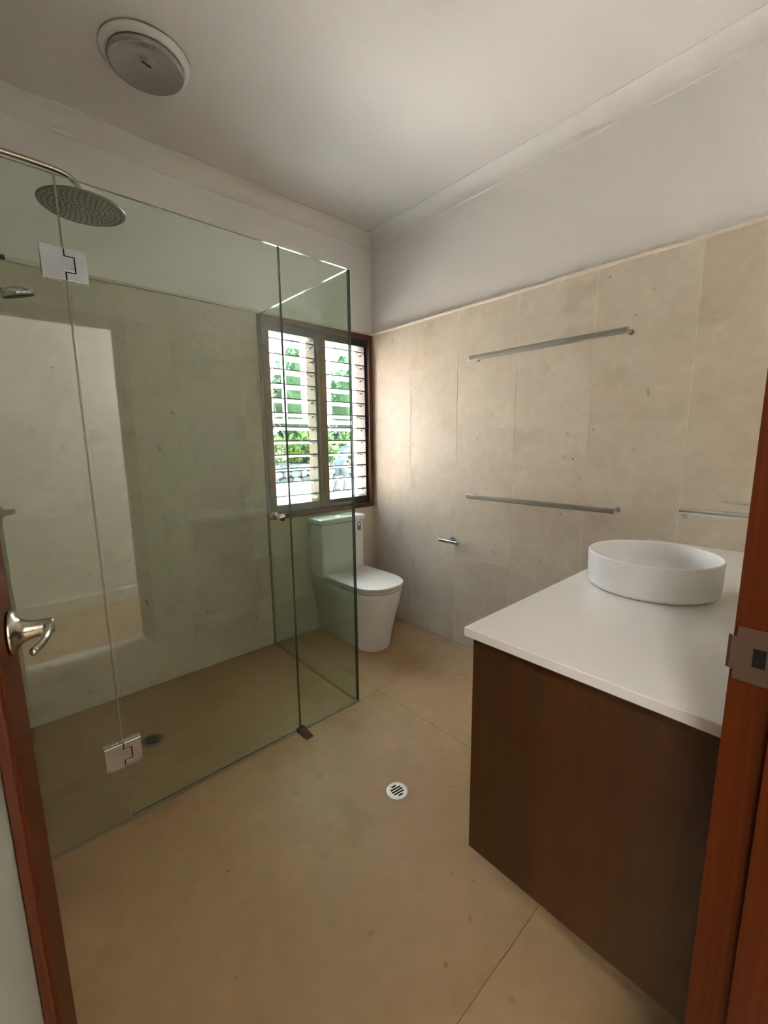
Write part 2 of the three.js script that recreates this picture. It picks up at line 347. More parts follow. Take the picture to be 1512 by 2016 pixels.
// the open door: hinged on the left jamb, timber stiles round a glass pane
{
  const d = structGroup('door_1'); d.position.set(-2.31, 0, 2.42); d.rotation.y = rad(81.6);
  const L = 0.805, T = 0.04, B = 0.008, H = 2.045, S = 0.125;
  mesh('stile', box(L - S, B, 0, L, H, T, 0.002), M.timber, d);
  mesh('stile', box(0.002, B, 0, S, H, T, 0.002), M.timber, d);
  mesh('rail', box(S, B, 0, L - S, B + 0.2, T, 0.002, true), M.timber, d);
  mesh('rail', box(S, H - S, 0, L - S, H, T, 0.002, true), M.timber, d);
  mesh('pane', box(S, B + 0.2, 0.017, L - S, H - S, 0.023), M.doorPane, d);
  for (const z of [0.024, 0.004]) for (const [x0, x1] of [[S, S + 0.012], [L - S - 0.012, L - S]]) mesh('glazing_bead', box(x0, B + 0.2, z, x1, H - S, z + 0.012, 0.002), M.bead, d);
  for (const side of [1, -1]) { // lever handle on each face, lever pointing back to the hinge
    const z0 = side > 0 ? T : 0, hx = L - 0.047, hy = 1.049;
    const rose = lathe([[0, 0], [0.0335, 0], [0.0335, 0.004], [0.031, 0.008], [0.024, 0.0105], [0.0185, 0.015], [0.0155, 0.022], [0.0135, 0.030], [0.0128, 0.036], [0.0125, 0.050], [0.0105, 0.054], [0, 0.055]], 40).rotateX(Math.PI / 2);
    const h = mesh('door_handle', rose, M.nickel, d); h.position.set(hx, hy, z0); if (side < 0) h.rotation.y = Math.PI;
    const c = new THREE.CatmullRomCurve3([[0, 0, 0.045], [-0.025, 0.001, 0.048], [-0.055, 0.001, 0.046], [-0.088, -0.002, 0.037]].map((p) => new THREE.Vector3(...p)));
    const g = new THREE.TubeGeometry(c, 30, 0.0092, 14), p = g.attributes.position;
    for (let i = 0; i < p.count; i++) { const q = c.getPoint(Math.min(1, Math.floor(i / 15) / 30)), k = 1 - 0.35 * Math.min(1, Math.floor(i / 15) / 30); p.setXYZ(i, q.x + (p.getX(i) - q.x) * k, q.y + (p.getY(i) - q.y) * k, q.z + (p.getZ(i) - q.z) * k * 0.72); }
    g.computeVertexNormals();
    const tip = new THREE.SphereGeometry(0.006, 14, 10).scale(1, 1, 0.8).translate(-0.088, -0.002, 0.037);
    if (side < 0) { g.scale(-1, 1, 1); tip.scale(-1, 1, 1); const ix = g.index.array; for (let i = 0; i < ix.length; i += 3) [ix[i], ix[i + 1]] = [ix[i + 1], ix[i]]; g.computeVertexNormals(); }
    mesh('lever', [g, tip], M.nickel, h);
  }
}

// ───────────────────────── louvre window ─────────────────────────
{
  const w = structGroup('window_1');
  const { x0, x1, y0, y1 } = WIN, F = 0.046, Z0 = -0.155, Z1 = 0.012, MX = (x0 + x1) / 2;
  const FV = 0.031;
  mesh('frame', box(x0, y0, Z0, x0 + F, y1, Z1, 0.003), M.windowWood, w);
  mesh('frame', box(x1 - F * 0.72, y0, Z0, x1, y1, Z1, 0.003), M.windowWood, w);
  mesh('frame', box(x0 + F, y1 - FV, Z0, x1 - F * 0.72, y1, Z1, 0.003, true), M.windowWood, w);
  mesh('frame', box(x0 + F, y0, Z0, x1 - F * 0.72, y0 + FV, Z1 + 0.004, 0.003, true), M.windowWood, w);
  mesh('mullion', box(MX - 0.026, y0 + FV, Z0, MX + 0.026, y1 - FV, 0.004, 0.003), M.windowWood, w);
  const louvreGroups = (W, D) => { const g = new THREE.BoxGeometry(W, 0.0075, D); g.groups.forEach((q, i) => { q.materialIndex = i === 2 || i === 3 ? 0 : 1; }); return g; };
  const bays = [[x0 + F, MX - 0.026], [MX + 0.026, x1 - F * 0.72]];
  const yb = y0 + 0.088, yt = y1 - 0.084, N = 12, P = (yt - yb) / N, TILT = rad(8.5), ZC = -0.072;
  for (const [a, b] of bays) {
    mesh('gallery_rail', box(a, y1 - FV - 0.05, ZC - 0.05, b, y1 - FV, ZC + 0.05, 0.002), M.black, w);
    mesh('gallery_rail', box(a, y0 + FV, ZC - 0.05, b, y0 + FV + 0.053, ZC + 0.05, 0.002), M.black, w);
    mesh('gallery_channel', box(a, y0 + FV + 0.053, ZC + 0.012, a + 0.02, y1 - FV - 0.05, ZC + 0.052, 0.002), M.black, w);
    mesh('gallery_channel', box(b - 0.02, y0 + FV + 0.053, ZC + 0.012, b, y1 - FV - 0.05, ZC + 0.052, 0.002), M.black, w);
    const g = louvreGroups(b - a - 0.04, 0.102);
    const cg = join([box(-0.006, -0.006, -0.046, 0.006, 0.006, 0.046, 0.002), mv(cyl(0.012, 0.012, 0.012, 14).rotateZ(Math.PI / 2), 0, 0, 0)]);
    for (let i = 0; i < N; i++) {
      const y = yb + (i + 0.5) * P;
      const bl = mesh('louvre_blade', g, [M.louvre, M.bladeEdge], w); bl.position.set((a + b) / 2, y, ZC); bl.rotation.x = -TILT;
      for (const x of [a + 0.022, b - 0.022]) { const c = mesh('blade_clip', cg, M.clip, w); c.position.set(x, y, ZC); c.rotation.x = -TILT; }
    }
  }
}

// ───────────────────────── shower enclosure ─────────────────────────
const ZG = 0.892, XR = -0.887, GH = 2.08;
{
  const s = thing('shower_enclosure', 'frameless clear glass shower enclosure with two square chrome hinges', 'shower', [0, 0, 0]);
  const panel = (name, x0, y0, z0, x1, y1, z1) => {
    const g = new THREE.BoxGeometry(x1 - x0, y1 - y0, z1 - z0), flat = x1 - x0 > z1 - z0 ? [4, 5] : [0, 1];
    g.groups.forEach((q, i) => { q.materialIndex = flat.includes(i) ? 0 : i === 2 ? 2 : 1; });
    return mesh(name, mv(g, (x0 + x1) / 2, (y0 + y1) / 2, (z0 + z1) / 2), [M.glass, M.glassEdge, M.glassTop], s);
  };
  const T = 0.01, XH = -1.9305, XD = -1.2345;
  panel('fixed_panel', LEFT + 0.002, 0.002, ZG - T, XH - 0.002, GH, ZG);
  const door = panel('door_panel', XH + 0.002, 0.012, ZG - T, XD - 0.002, GH, ZG);
  panel('fixed_panel', XD + 0.002, 0.002, ZG - T, XR, GH, ZG);
  panel('return_panel', XR - T, 0.002, 0.002, XR, GH, ZG - T - 0.0005);
  // door knob: a short cylinder on each face
  const knob = (z, d) => { const g = lathe([[0, 0], [0.010, 0], [0.010, 0.012], [0.0155, 0.014], [0.0155, 0.034], [0.014, 0.036], [0, 0.036]], 28).rotateX(d * Math.PI / 2); return mv(g, XD - 0.058, 1.022, z); };
  mesh('door_knob', knob(ZG, 1), M.chrome, door); mesh('door_knob', knob(ZG - T, -1), M.chrome, door);
  mesh('seal', box(XH - 0.002, 0.02, ZG - T + 0.001, XH + 0.002, GH, ZG - 0.001), M.seal, s);
  mesh('seal', box(XD - 0.0018, 0.02, ZG - T + 0.002, XD + 0.0018, GH, ZG - 0.003), M.glassEdge, s);
  mesh('sill_bead', box(LEFT + 0.002, 0, ZG - T - 0.003, XH, 0.004, ZG + 0.003), M.silicone, s);
  mesh('sill_bead', box(XH, 0, ZG - T + 0.001, XD, 0.0025, ZG - 0.001), M.silicone, s);
  mesh('sill_bead', box(XD, 0, ZG - T - 0.003, XR + 0.003, 0.004, ZG + 0.003), M.silicone, s);
  mesh('sill_bead', box(XR - T - 0.003, 0, 0.002, XR + 0.003, 0.004, ZG - T - 0.003), M.silicone, s);
  mesh('wall_bead', box(XR - T - 0.002, 0.004, 0, XR + 0.002, GH, 0.004), M.silicone, s);
  for (const [y, up] of [[1.842, 1], [0.262, -1]]) { // glass-to-glass hinge: two interlocking plates on both faces
    const h = new THREE.Group(); h.name = up > 0 ? 'hinge' : 'hinge_001'; s.add(h); h.position.set(XH, y, ZG);
    const a = [[-0.056, -0.044], [-0.0015, -0.044], [-0.0015, -0.02], [0.022, -0.02], [0.022, 0.02], [-0.0015, 0.02], [-0.0015, 0.044], [-0.056, 0.044]];
    const b = [[0.0015, -0.044], [0.054, -0.044], [0.054, 0.044], [0.0015, 0.044], [0.0015, 0.023], [0.025, 0.023], [0.025, -0.023], [0.0015, -0.023]];
    for (const [q, z] of [[a, 0], [b, 0], [a, -0.016], [b, -0.016]]) mesh('hinge_plate', mv(extrude(q, 0.0065, [], 0.0008), 0, 0, z + (z < 0 ? -0.0006 : 0)), M.hinge, h);
    mesh('hinge_backing', box(-0.054, -0.042, -0.0008, 0.052, 0.042, 0.001), M.gap, h);
  }
}
{ // overhead shower
  const t = thing('rain_shower', 'round overhead rain shower on a bent chrome arm', 'shower head', [-1.815, 2.15, 0.57]);
  mesh('arm', tube([[-0.634, 0.095, 0], [-0.3, 0.095, 0], [-0.08, 0.095, 0], [-0.035, 0.088, 0], [-0.008, 0.066, 0], [0, 0.03, 0], [0, 0.008, 0]], 0.0095, 60), M.nickel, t);
  mesh('flange', mv(lathe([[0, 0], [0.03, 0], [0.03, 0.004], [0.014, 0.01], [0, 0.01]], 32).rotateZ(-Math.PI / 2), -0.634, 0.095, 0), M.satin, t);
  mesh('head', lathe([[0, -0.006], [0.126, -0.006], [0.131, -0.002], [0.131, 0.001], [0.126, 0.003], [0.03, 0.006], [0.017, 0.012], [0.017, 0.026], [0.011, 0.03], [0, 0.03]], 72), M.shower, t);
  const nz = [];
  for (let r = 1; r <= 7; r++) for (let i = 0, n = r * 6; i < n; i++) { const a = (i / n) * 2 * Math.PI + r; nz.push(mv(cyl(0.0026, 0.0018, 0.003, 6), Math.cos(a) * r * 0.0165, -0.0072, Math.sin(a) * r * 0.0165)); }
  stuff(mesh('nozzles', nz, M.nozzle, t));
}
{ // hand shower on its rail at the left
  const t = thing('hand_shower', 'chrome hand shower with a tilted round head at the left edge', 'shower head', [-2.42, 1.0, 0.36]);
  mesh('rail', rod([0.02, 0.1, -0.02], [0.02, 1.05, -0.02], 0.009), M.chrome, t);
  for (const y of [0.12, 1.03]) mesh('bracket', rod([-0.03, y, -0.02], [0.02, y, -0.02], 0.012), M.chrome, t);
  mesh('slider', mv(new RoundedBoxGeometry(0.05, 0.05, 0.045, 3, 0.01), 0.03, 0.87, -0.02), M.chrome, t);
  mesh('handle', tube([[0.04, 0.78, 0], [0.12, 0.84, 0], [0.25, 0.885, 0], [0.36, 0.893, 0]], 0.012, 40), M.chrome, t);
  const hd = mesh('head', lathe([[0, -0.012], [0.052, -0.012], [0.057, -0.006], [0.055, 0.004], [0.045, 0.016], [0.025, 0.024], [0, 0.026]], 48), M.chrome, t);
  hd.position.set(0.405, 0.880, 0.0); hd.rotation.set(rad(8), 0, rad(16));
  mesh('spray_face', mv(lathe([[0, -0.002], [0.046, -0.002], [0.048, 0], [0, 0]], 48), 0, -0.0125, 0), M.nozzle, hd);
  mesh('holder_arm', tube([[0.02, 1.0, -0.02], [0.2, 1.003, -0.02], [0.385, 1.0, -0.02]], 0.008, 30), M.clip, t);
}
function drain(label, x, z, r, turn, m, group) {
  const t = thing('floor_drain', label, 'drain', [x, 0, z], turn);
  mesh('rim', lathe([[r * 0.72, 0.0005], [r * 0.76, 0.003], [r * 0.95, 0.003], [r, 0.0005]], 40), m, t);
  const sh = new THREE.Shape(); sh.absarc(0, 0, r * 0.73, 0, Math.PI * 2);
  for (let i = -2; i <= 2; i++) { const c = i * r * 0.27, hw = r * 0.095, hl = Math.sqrt(Math.max(0, (r * 0.6) ** 2 - c * c)); const p = new THREE.Path(); p.moveTo(-hl, c - hw); p.lineTo(hl, c - hw); p.lineTo(hl, c + hw); p.lineTo(-hl, c + hw); p.lineTo(-hl, c - hw); sh.holes.push(p); }
  const g = new THREE.ExtrudeGeometry(sh, { depth: 0.0018, bevelEnabled: false, curveSegments: 32 }).rotateX(-Math.PI / 2);
  mesh('grate', mv(g, 0, 0.001, 0), m, t);
  mesh('sump', mv(cyl(r * 0.7, r * 0.7, 0.0006, 32), 0, 0.0005, 0), M.gap, t);
}
drain('round white floor drain with five slots in the open floor', -1.145, 1.445, 0.042, rad(-8), M.drainMetal);
drain('dark round floor drain inside the glass shower', -1.765, 0.486, 0.045, rad(20), M.showerDrain);
{
  const g = extrude([[0, 0], [0.082, 0], [0.082, 0.003], [0, 0.016]], 0.036, [], 0.001); g.translate(-0.041, 0.001, -0.018);
  const o = mesh('wooden_wedge', meterUV(g, 0.1, 0.3), M.wedgeWood); o.position.set(-1.231, 0, 0.921); o.rotation.y = rad(-88);
  tag(o, 'small dark wooden wedge on the floor under the shower door edge', 'wedge');
}

// ───────────────────────── toilet ─────────────────────────
{
  const t = thing('toilet', 'white back-to-wall toilet with a square cistern under the window', 'toilet', [-0.42, 0, 0]);
  const D = (w, zb, zf, n = 40) => { // D-shaped outline in (x, z): straight back at zb, round front at zf
    const p = [], r = w, len = zf - zb, nose = Math.min(len * 0.62, w * 1.25);
    p.push([-w, zb]); for (let i = 0; i <= n; i++) { const a = Math.PI - (i / n) * Math.PI; p.push([r * Math.sign(Math.cos(a)) * Math.pow(Math.abs(Math.cos(a)), 0.8), zf - nose + nose * Math.pow(Math.sin(a), 0.86)]); } p.push([w, zb]); return p;
  };
  // pedestal: D outlines lofted from the floor to the rim
  const levels = [[0.0, 0.118, 0.565], [0.02, 0.122, 0.572], [0.12, 0.130, 0.588], [0.24, 0.150, 0.618], [0.33, 0.168, 0.645], [0.385, 0.176, 0.655], [0.402, 0.176, 0.656], [0.408, 0.172, 0.652]];
  const rings = levels.map(([y, w, zf]) => D(w, 0.004, zf).map(([x, z]) => [x, y, z])), n = rings[0].length, pos = [], idx = [];
  rings.forEach((r) => r.forEach((p) => pos.push(...p)));
  for (let k = 0; k + 1 < rings.length; k++) for (let i = 0; i < n; i++) { const a = k * n + i, b = k * n + (i + 1) % n, c = a + n, d = b + n; idx.push(a, b, c, b, d, c); }
  const top = pos.length / 3; pos.push(0, 0.408, 0.3); for (let i = 0; i < n; i++) idx.push((rings.length - 1) * n + i, (rings.length - 1) * n + (i + 1) % n, top);
  let g = new THREE.BufferGeometry(); g.setAttribute('position', new THREE.Float32BufferAttribute(pos, 3)); g.setIndex(idx); g.computeVertexNormals();
  mesh('pan', g, M.ceramic, t);
  const plate = (w, zb, zf, h, bev) => { const q = extrude(D(w, zb, zf).map(([x, z]) => [x, -z]), h - 2 * bev, [], bev); return mv(q.rotateX(-Math.PI / 2), 0, bev, 0); };
  mesh('seam', mv(plate(0.170, 0.19, 0.645, 0.006, 0.0005), 0, 0.4075, 0), M.seam, t);
  mesh('seat', mv(plate(0.178, 0.185, 0.660, 0.014, 0.004), 0, 0.412, 0), M.seat, t);
  mesh('lid', mv(plate(0.182, 0.180, 0.666, 0.022, 0.007), 0, 0.4275, 0), M.seat, t);
  mesh('hinge_bar', rod([-0.09, 0.43, 0.176], [0.09, 0.43, 0.176], 0.009), M.seat, t);
  mesh('cistern', mv(new RoundedBoxGeometry(0.36, 0.378, 0.165, 4, 0.018), 0, 0.408 + 0.189, 0.086), M.ceramic, t);
  const lid = mesh('cistern_lid', mv(new RoundedBoxGeometry(0.372, 0.038, 0.174, 4, 0.012), 0, 0.805, 0.09), M.ceramic, t);
  mesh('flush_button', mv(lathe([[0, 0.004], [0.022, 0.004], [0.024, 0.002], [0.024, 0], [0, 0]], 32), 0, 0.824, 0.09), M.chrome, lid);
  const lab = mesh('paper_label', box(0.118, 0.712, 0.1686, 0.150, 0.772, 0.1694), M.blue, t); lab.userData.label = 'small blue paper label';
  mesh('label_print', box(0.124, 0.748, 0.1694, 0.144, 0.764, 0.1697), M.white, lab);
}

// ───────────────────────── rails and paper holder on the right wall ─────────────────────────
function towelRail(y, label) {
  const t = thing('towel_rail', label, 'towel rail', [0, y, 1.347], 0, undefined);
  mesh('bar', mv(new RoundedBoxGeometry(0.014, 0.028, 0.842, 3, 0.006), -0.062, 0, 0), M.brushed, t);
  for (const z of [-0.395, 0.412]) mesh('post', [rod([-0.001, -0.001, z], [-0.058, -0.001, z], 0.0075), rod([0, -0.001, z], [-0.004, -0.001, z], 0.0115, 24)], M.satin, t);
}
towelRail(1.792, 'upper chrome towel rail high on the tiled right wall');
towelRail(1.0, 'lower chrome towel rail on the tiled right wall');
{
  const t = thing('paper_holder', 'small chrome toilet paper holder on the wall beside the toilet', 'paper holder', [0, 0.692, 0.755]);
  mesh('base', [rod([-0.001, 0.004, 0.03], [-0.007, 0.004, 0.03], 0.02, 24), rod([-0.005, 0.004, 0.03], [-0.06, 0.004, 0.03], 0.008)], M.satin, t);
  mesh('bar', mv(new RoundedBoxGeometry(0.015, 0.020, 0.150, 3, 0.005), -0.062, 0.003, 0.038), M.satin, t);
}

// ───────────────────────── vanity ─────────────────────────
{
  const t = thing('vanity_cabinet', 'wall-hung dark brown timber vanity cabinet under the white worktop', 'cabinet', [-0.66, 0.258, 2.16]);
  const x0 = -1.325 + 0.66, x1 = 0.655, z0 = 1.928 - 2.16, z1 = 0.26, h = 0.600;
  mesh('carcass', box(x0 + 0.018, 0.004, z0, x1, h, z1), M.carcass, t);
  mesh('end_panel', box(x0, 0, z0 - 0.018, x0 + 0.018, h, z1, 0.0012), M.veneer, t);
  const mid = (x0 + x1) / 2;
  for (const [a, b] of [[x0 + 0.020, mid - 0.0015], [mid + 0.0015, x1 - 0.002]]) for (const [c, d] of [[0.003, 0.297], [0.300, 0.585]]) mesh('drawer_front', box(a, c, z0 - 0.018, b, d, z0 - 0.0005, 0.001), M.veneer, t);
}
tag(mesh('worktop', box(-1.351, 0.859, 1.900, -0.001, 0.882, 2.4235, 0.0025), M.counter), 'smooth white stone worktop with a round basin standing on it', 'worktop');
{
  const r = 0.176, h = 0.104;
  const o = mesh('basin', lathe([[0, 0.002], [r - 0.012, 0.0], [r - 0.005, 0.004], [r - 0.002, 0.012], [r, h - 0.004], [r - 0.0015, h - 0.001], [r - 0.004, h], [r - 0.0065, h - 0.001], [r - 0.008, h - 0.004], [r - 0.011, 0.045], [r - 0.02, 0.026], [r - 0.045, 0.016], [0.03, 0.0125], [0, 0.012]], 96), M.matteCeramic);
  o.position.set(-0.70, 0.882, 2.108); tag(o, 'round white vessel basin with thin straight sides on the worktop', 'basin');
  mesh('waste', mv(lathe([[0, 0.005], [0.024, 0.005], [0.03, 0.002], [0.03, 0], [0, 0]], 32), 0, 0.0125, 0), M.chrome, o);
}
{
  const t = thing('basin_mixer', 'tall chrome mixer tap with its spout reaching over the round basin', 'tap', [-0.70, 0.882, 2.352]);
  mesh('body', lathe([[0, 0], [0.026, 0], [0.026, 0.004], [0.021, 0.008], [0.021, 0.255], [0.019, 0.259], [0, 0.26]], 40), M.chrome, t);
  mesh('spout', rod([0, 0.238, 0], [0, 0.238, -0.186], 0.0105, 24), M.chrome, t);
  mesh('aerator', rod([0, 0.219, -0.172], [0, 0.232, -0.172], 0.0075, 20), M.chrome, t);
  mesh('lever', [rod([0, 0.259, 0], [0, 0.274, 0], 0.014, 24), rod([0, 0.270, 0.0], [0, 0.271, -0.090], 0.0035, 12)], M.chrome, t);
}
{ // switch on the door wall beside the frame (seen reflected in the shower glass)
  const t = thing('light_switch', 'white two-gang light switch plate beside the door frame', 'switch', [-1.395, 1.296, FRONT], Math.PI);
  mesh('plate', mv(new RoundedBoxGeometry(0.074, 0.118, 0.008, 3, 0.003), 0, 0, 0.004), M.plastic, t);
  for (const y of [0.025, -0.02]) mesh('rocker', mv(new RoundedBoxGeometry(0.018, 0.026, 0.006, 2, 0.002), 0.012, y, 0.009), M.white, t);
}
{ // ceiling exhaust fan
  const t = thing('exhaust_fan', 'round ceiling exhaust fan with a glossy domed cover', 'fan', [-1.555, CEIL, 0.545]);
  mesh('flange', lathe([[0.0, -0.002], [0.118, -0.004], [0.126, -0.02], [0.134, -0.024], [0.142, -0.02], [0.150, -0.008], [0.152, 0], [0, 0]], 72), M.plastic, t);
  const c = mesh('cover', lathe([...Array.from({ length: 13 }, (_, i) => { const q = (i / 12) * 0.118; return [q, q < 0.03 ? -0.0155 - 9 * (0.0009 - q * q) : -0.0155 - 1.9 * (q * q - 0.0009)]; }), [0.121, -0.0410], [0.1255, -0.039], [0.129, -0.032], [0.128, -0.022], [0.118, -0.012], [0, -0.010]], 72), M.fanDome, t);
  const sl = mesh('slot', box(-0.016, -0.0250, -0.0022, 0.016, -0.0225, 0.0022, 0.0005), M.gap, c); sl.rotation.y = rad(14);
}
// ───────────────────────── outdoors ─────────────────────────
const GY = -0.2;
struct('ground', box(-30, GY - 0.2, -40, 40, GY, -0.17), M.paving);
struct('ground', box(-30, GY - 0.2, 4.5, 40, GY, 20), M.paving);
{ // white pergola screen
  const t = thing('pergola', 'white painted timber pergola screen outside the window', 'pergola', [1.6, GY, -4]);
  const o = -1.6, bx = (n, x0, y0, z0, x1, y1, z1) => mesh(n, box(x0 + o, y0 - GY, z0, x1 + o, y1 - GY, z1, 0.006), M.whitePaint, t);
  bx('post', 2.985, GY, -0.06, 3.085, 3.02, 0.06); bx('post', 0.1, GY, -0.06, 0.2, 3.02, 0.06);
  bx('beam', -0.4, 3.02, -0.05, 4.2, 3.30, 0.05);
  bx('rail', 0.2, 1.655, -0.03, 2.985, 1.725, 0.03);
  for (const [x, w] of [[0.55, 0.07], [0.9, 0.06], [1.27, 0.05], [1.52, 0.06], [1.90, 0.085], [2.40, 0.08]]) bx('upright', x - w / 2, 1.725, -0.025, x + w / 2, 3.02, 0.025);
  for (const x of [0.1, 1.1, 2.1, 3.1, 4.1]) bx('rafter', x - 0.03, 3.30, -0.5, x + 0.03, 3.44, 2.3);
  bx('roof_sheet', 0, 3.44, -0.55, 4.4, 3.47, 2.35);
}
{ // white house across the yard, left of the window's view
  const t = thing('neighbour_house', 'grey rendered house with a white fascia across the paved yard outside', 'house', [-6.1, GY, -6.4]);
  mesh('wall', box(-6.4, 0, -0.3, 6.4, 3.55, 0, 0.01), std({ color: lin(0.46, 0.44, 0.41), roughness: 0.8 }), t);
  mesh('fascia', box(-6.5, 3.55, -0.5, 6.5, 3.85, 0.12, 0.02), M.whitePaint, t);
  for (const x of [-4.2, -0.2, 3.6]) { const w = mesh('window', box(x - 0.5, 1.2, 0.001, x + 0.5, 2.2, 0.02), M.black, t); mesh('window_frame', [box(x - 0.55, 1.15, 0.002, x + 0.55, 1.2, 0.05), box(x - 0.55, 2.2, 0.002, x + 0.55, 2.25, 0.05), box(x - 0.55, 1.2, 0.002, x - 0.5, 2.2, 0.05), box(x + 0.5, 1.2, 0.002, x + 0.55, 2.2, 0.05)], M.whitePaint, w); }
}
{ // shade sail high over the garden
  const t = thing('shade_sail', 'large dark green shade sail stretched on poles high above the garden', 'shade sail', [6, GY, -8]);
  const g = new THREE.PlaneGeometry(13, 10, 12, 10).rotateX(-Math.PI / 2), p = g.attributes.position;
  for (let i = 0; i < p.count; i++) p.setY(i, 8.3 + 0.25 * Math.cos(p.getX(i) / 6.5 * 1.5) * Math.cos(p.getZ(i) / 5 * 1.5) * -1 + 0.012 * p.getX(i));
  const lower = g.clone().translate(0, -0.006, 0), ix = lower.index.array; for (let i = 0; i < ix.length; i += 3) [ix[i], ix[i + 1]] = [ix[i + 1], ix[i]];
  g.computeVertexNormals(); lower.computeVertexNormals();
  mesh('sail', [g, lower], std({ color: lin(0.03, 0.06, 0.04), roughness: 0.9 }), t);
  for (const [x, z] of [[-6.5, -5], [6.5, -5], [6.5, 5]]) mesh('pole', rod([x, 0, z], [x, 8.4, z], 0.06), M.black, t);
}
{ // dry stone garden wall: each stone its own piece
  const t = thing('garden_wall', 'low dry stone wall of pale grey stones behind the paving', 'stone wall', [7, GY, -12]);
  mesh('core', box(-5, 0, -0.45, 6, 0.66, -0.12), M.gap, t);
  const mats = [[0.062, 0.067, 0.073], [0.088, 0.089, 0.089], [0.036, 0.043, 0.052], [0.10, 0.096, 0.088]].map((c) => std({ color: lin(...c), roughness: 0.9 }));
  const shapes = [];
  for (let k = 0; k < 8; k++) {
    const g = mergeVertices(new THREE.BoxGeometry(1, 1, 1, 2, 2, 1).deleteAttribute('uv').deleteAttribute('normal')), p = g.attributes.position;
    for (let i = 0; i < p.count; i++) { const x = p.getX(i), y = p.getY(i), corner = Math.abs(x) > 0.4 && Math.abs(y) > 0.4; const q = corner ? 0.78 : 1; p.setXYZ(i, x * q + (rnd() - 0.5) * 0.14, y * q + (rnd() - 0.5) * 0.14, p.getZ(i) + (p.getZ(i) > 0 ? (rnd() - 0.7) * 0.3 * (corner ? 1.6 : 1) : 0)); }
    const q = g.toNonIndexed(); q.computeVertexNormals(); shapes.push(q);
  }
  for (let r = 0; r < 3; r++) for (let x = -4.9 + rnd() * 0.2; x < 5.9;) {
    const w = 0.28 + rnd() * 0.34, h = 0.24 + (rnd() - 0.5) * 0.05, s = mesh('stone', shapes[Math.floor(rnd() * 8)], mats[Math.floor(rnd() * 4)], t);
    s.scale.set(w * 0.98, h, 0.3); s.position.set(x + w / 2, 0.12 + r * 0.24 + (rnd() - 0.5) * 0.03, -0.08 + (rnd() - 0.5) * 0.05); s.rotation.z = (rnd() - 0.5) * 0.12; x += w;
  }
}
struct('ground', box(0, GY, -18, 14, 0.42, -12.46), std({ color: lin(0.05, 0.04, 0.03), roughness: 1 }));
// a leaf blade, folded along its midrib, one metre long, base at the origin, pointing +y
function leafGeo(w, droop) {
  const n = 4, pos = [], idx = [];
  for (let i = 0; i <= n; i++) { const t = i / n, hw = w * Math.sin(Math.PI * Math.pow(t, 0.75)) * 0.5 + 0.002, y = t - droop * t * t * 0.35, z = -droop * t * t; pos.push(-hw, y, z + hw * 0.35, 0, y, z, hw, y, z + hw * 0.35); }
  for (let i = 0; i < n; i++) { const a = i * 3; idx.push(a, a + 1, a + 3, a + 1, a + 4, a + 3, a + 1, a + 2, a + 4, a + 2, a + 5, a + 4); }
  const g = new THREE.BufferGeometry(); g.setAttribute('position', new THREE.Float32BufferAttribute(pos, 3)); g.setIndex(idx); g.computeVertexNormals(); return g;
}
const leafMat = (r, g, b, k = 0.25) => phy({ color: lin(r, g, b), roughness: 0.6, transmission: k, thickness: 0, side: THREE.DoubleSide, specularIntensity: 0.5 });
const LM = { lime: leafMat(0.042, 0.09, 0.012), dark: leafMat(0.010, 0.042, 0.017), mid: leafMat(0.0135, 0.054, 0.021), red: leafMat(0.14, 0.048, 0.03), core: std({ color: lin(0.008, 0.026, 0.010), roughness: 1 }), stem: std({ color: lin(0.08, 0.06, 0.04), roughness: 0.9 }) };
function leaves(parent, geo, mat, list, tint = 0.35) { // list of [position, direction, length]
  const m = new THREE.InstancedMesh(geo, mat, list.length), up = new THREE.Vector3(0, 1, 0), q = new THREE.Quaternion(), q2 = new THREE.Quaternion(), mat4 = new THREE.Matrix4(), c = new THREE.Color();
  list.forEach(([p, d, L], i) => { q.setFromUnitVectors(up, d.normalize()); q2.setFromAxisAngle(up, rnd() * 6.283); m.setMatrixAt(i, mat4.compose(p, q.multiply(q2), new THREE.Vector3(L, L, L))); const k = 1 - tint + 2 * tint * rnd(); m.setColorAt(i, c.setRGB(k, k, k * (0.8 + 0.4 * rnd()))); });
  m.name = 'foliage'; m.castShadow = m.receiveShadow = true; parent.add(m); stuff(m);
}
const limeLeaf = leafGeo(0.34, 0.45), hedgeLeaf = leafGeo(0.5, 0.2), strap = leafGeo(0.11, 0.6);
function shrub(x, z, h, r, label) {
  const t = thing('garden_shrub', label, 'shrub', [x, 0.42, z], 0, undefined), list = [], stems = [];
  for (let s = 0; s < 9; s++) {
    const a = rnd() * 6.283, rr = r * 0.75 * Math.sqrt(rnd()), hx = Math.cos(a) * rr, hz = Math.sin(a) * rr, hh = h * (0.65 + 0.35 * rnd());
    stems.push(rod([hx * 0.4, 0, hz * 0.4], [hx, hh * 0.9, hz], 0.012, 6));
    for (let k = 0; k < 26; k++) { const f = 0.12 + 0.88 * rnd(), b = rnd() * 6.283; list.push([new THREE.Vector3(hx * (0.4 + 0.6 * f), hh * f, hz * (0.4 + 0.6 * f)), new THREE.Vector3(Math.cos(b), 0.35 + 0.8 * f * rnd(), Math.sin(b)), 0.22 + 0.16 * rnd()]); }
  }
  mesh('stem', stems, LM.stem, t); leaves(t, limeLeaf, LM.lime, list);
}
const shrubWords = ['first bright lime green shrub above the stone wall, farthest left', 'second bright lime green shrub from the left above the stone wall', 'third bright lime green shrub from the left above the stone wall', 'fourth bright lime green shrub from the left above the stone wall', 'fifth bright lime green shrub from the left, behind the person', 'sixth bright lime green shrub from the left, right of the person', 'bright lime green shrub above the wall beside the white post', 'last bright lime green shrub above the stone wall, farthest right'];
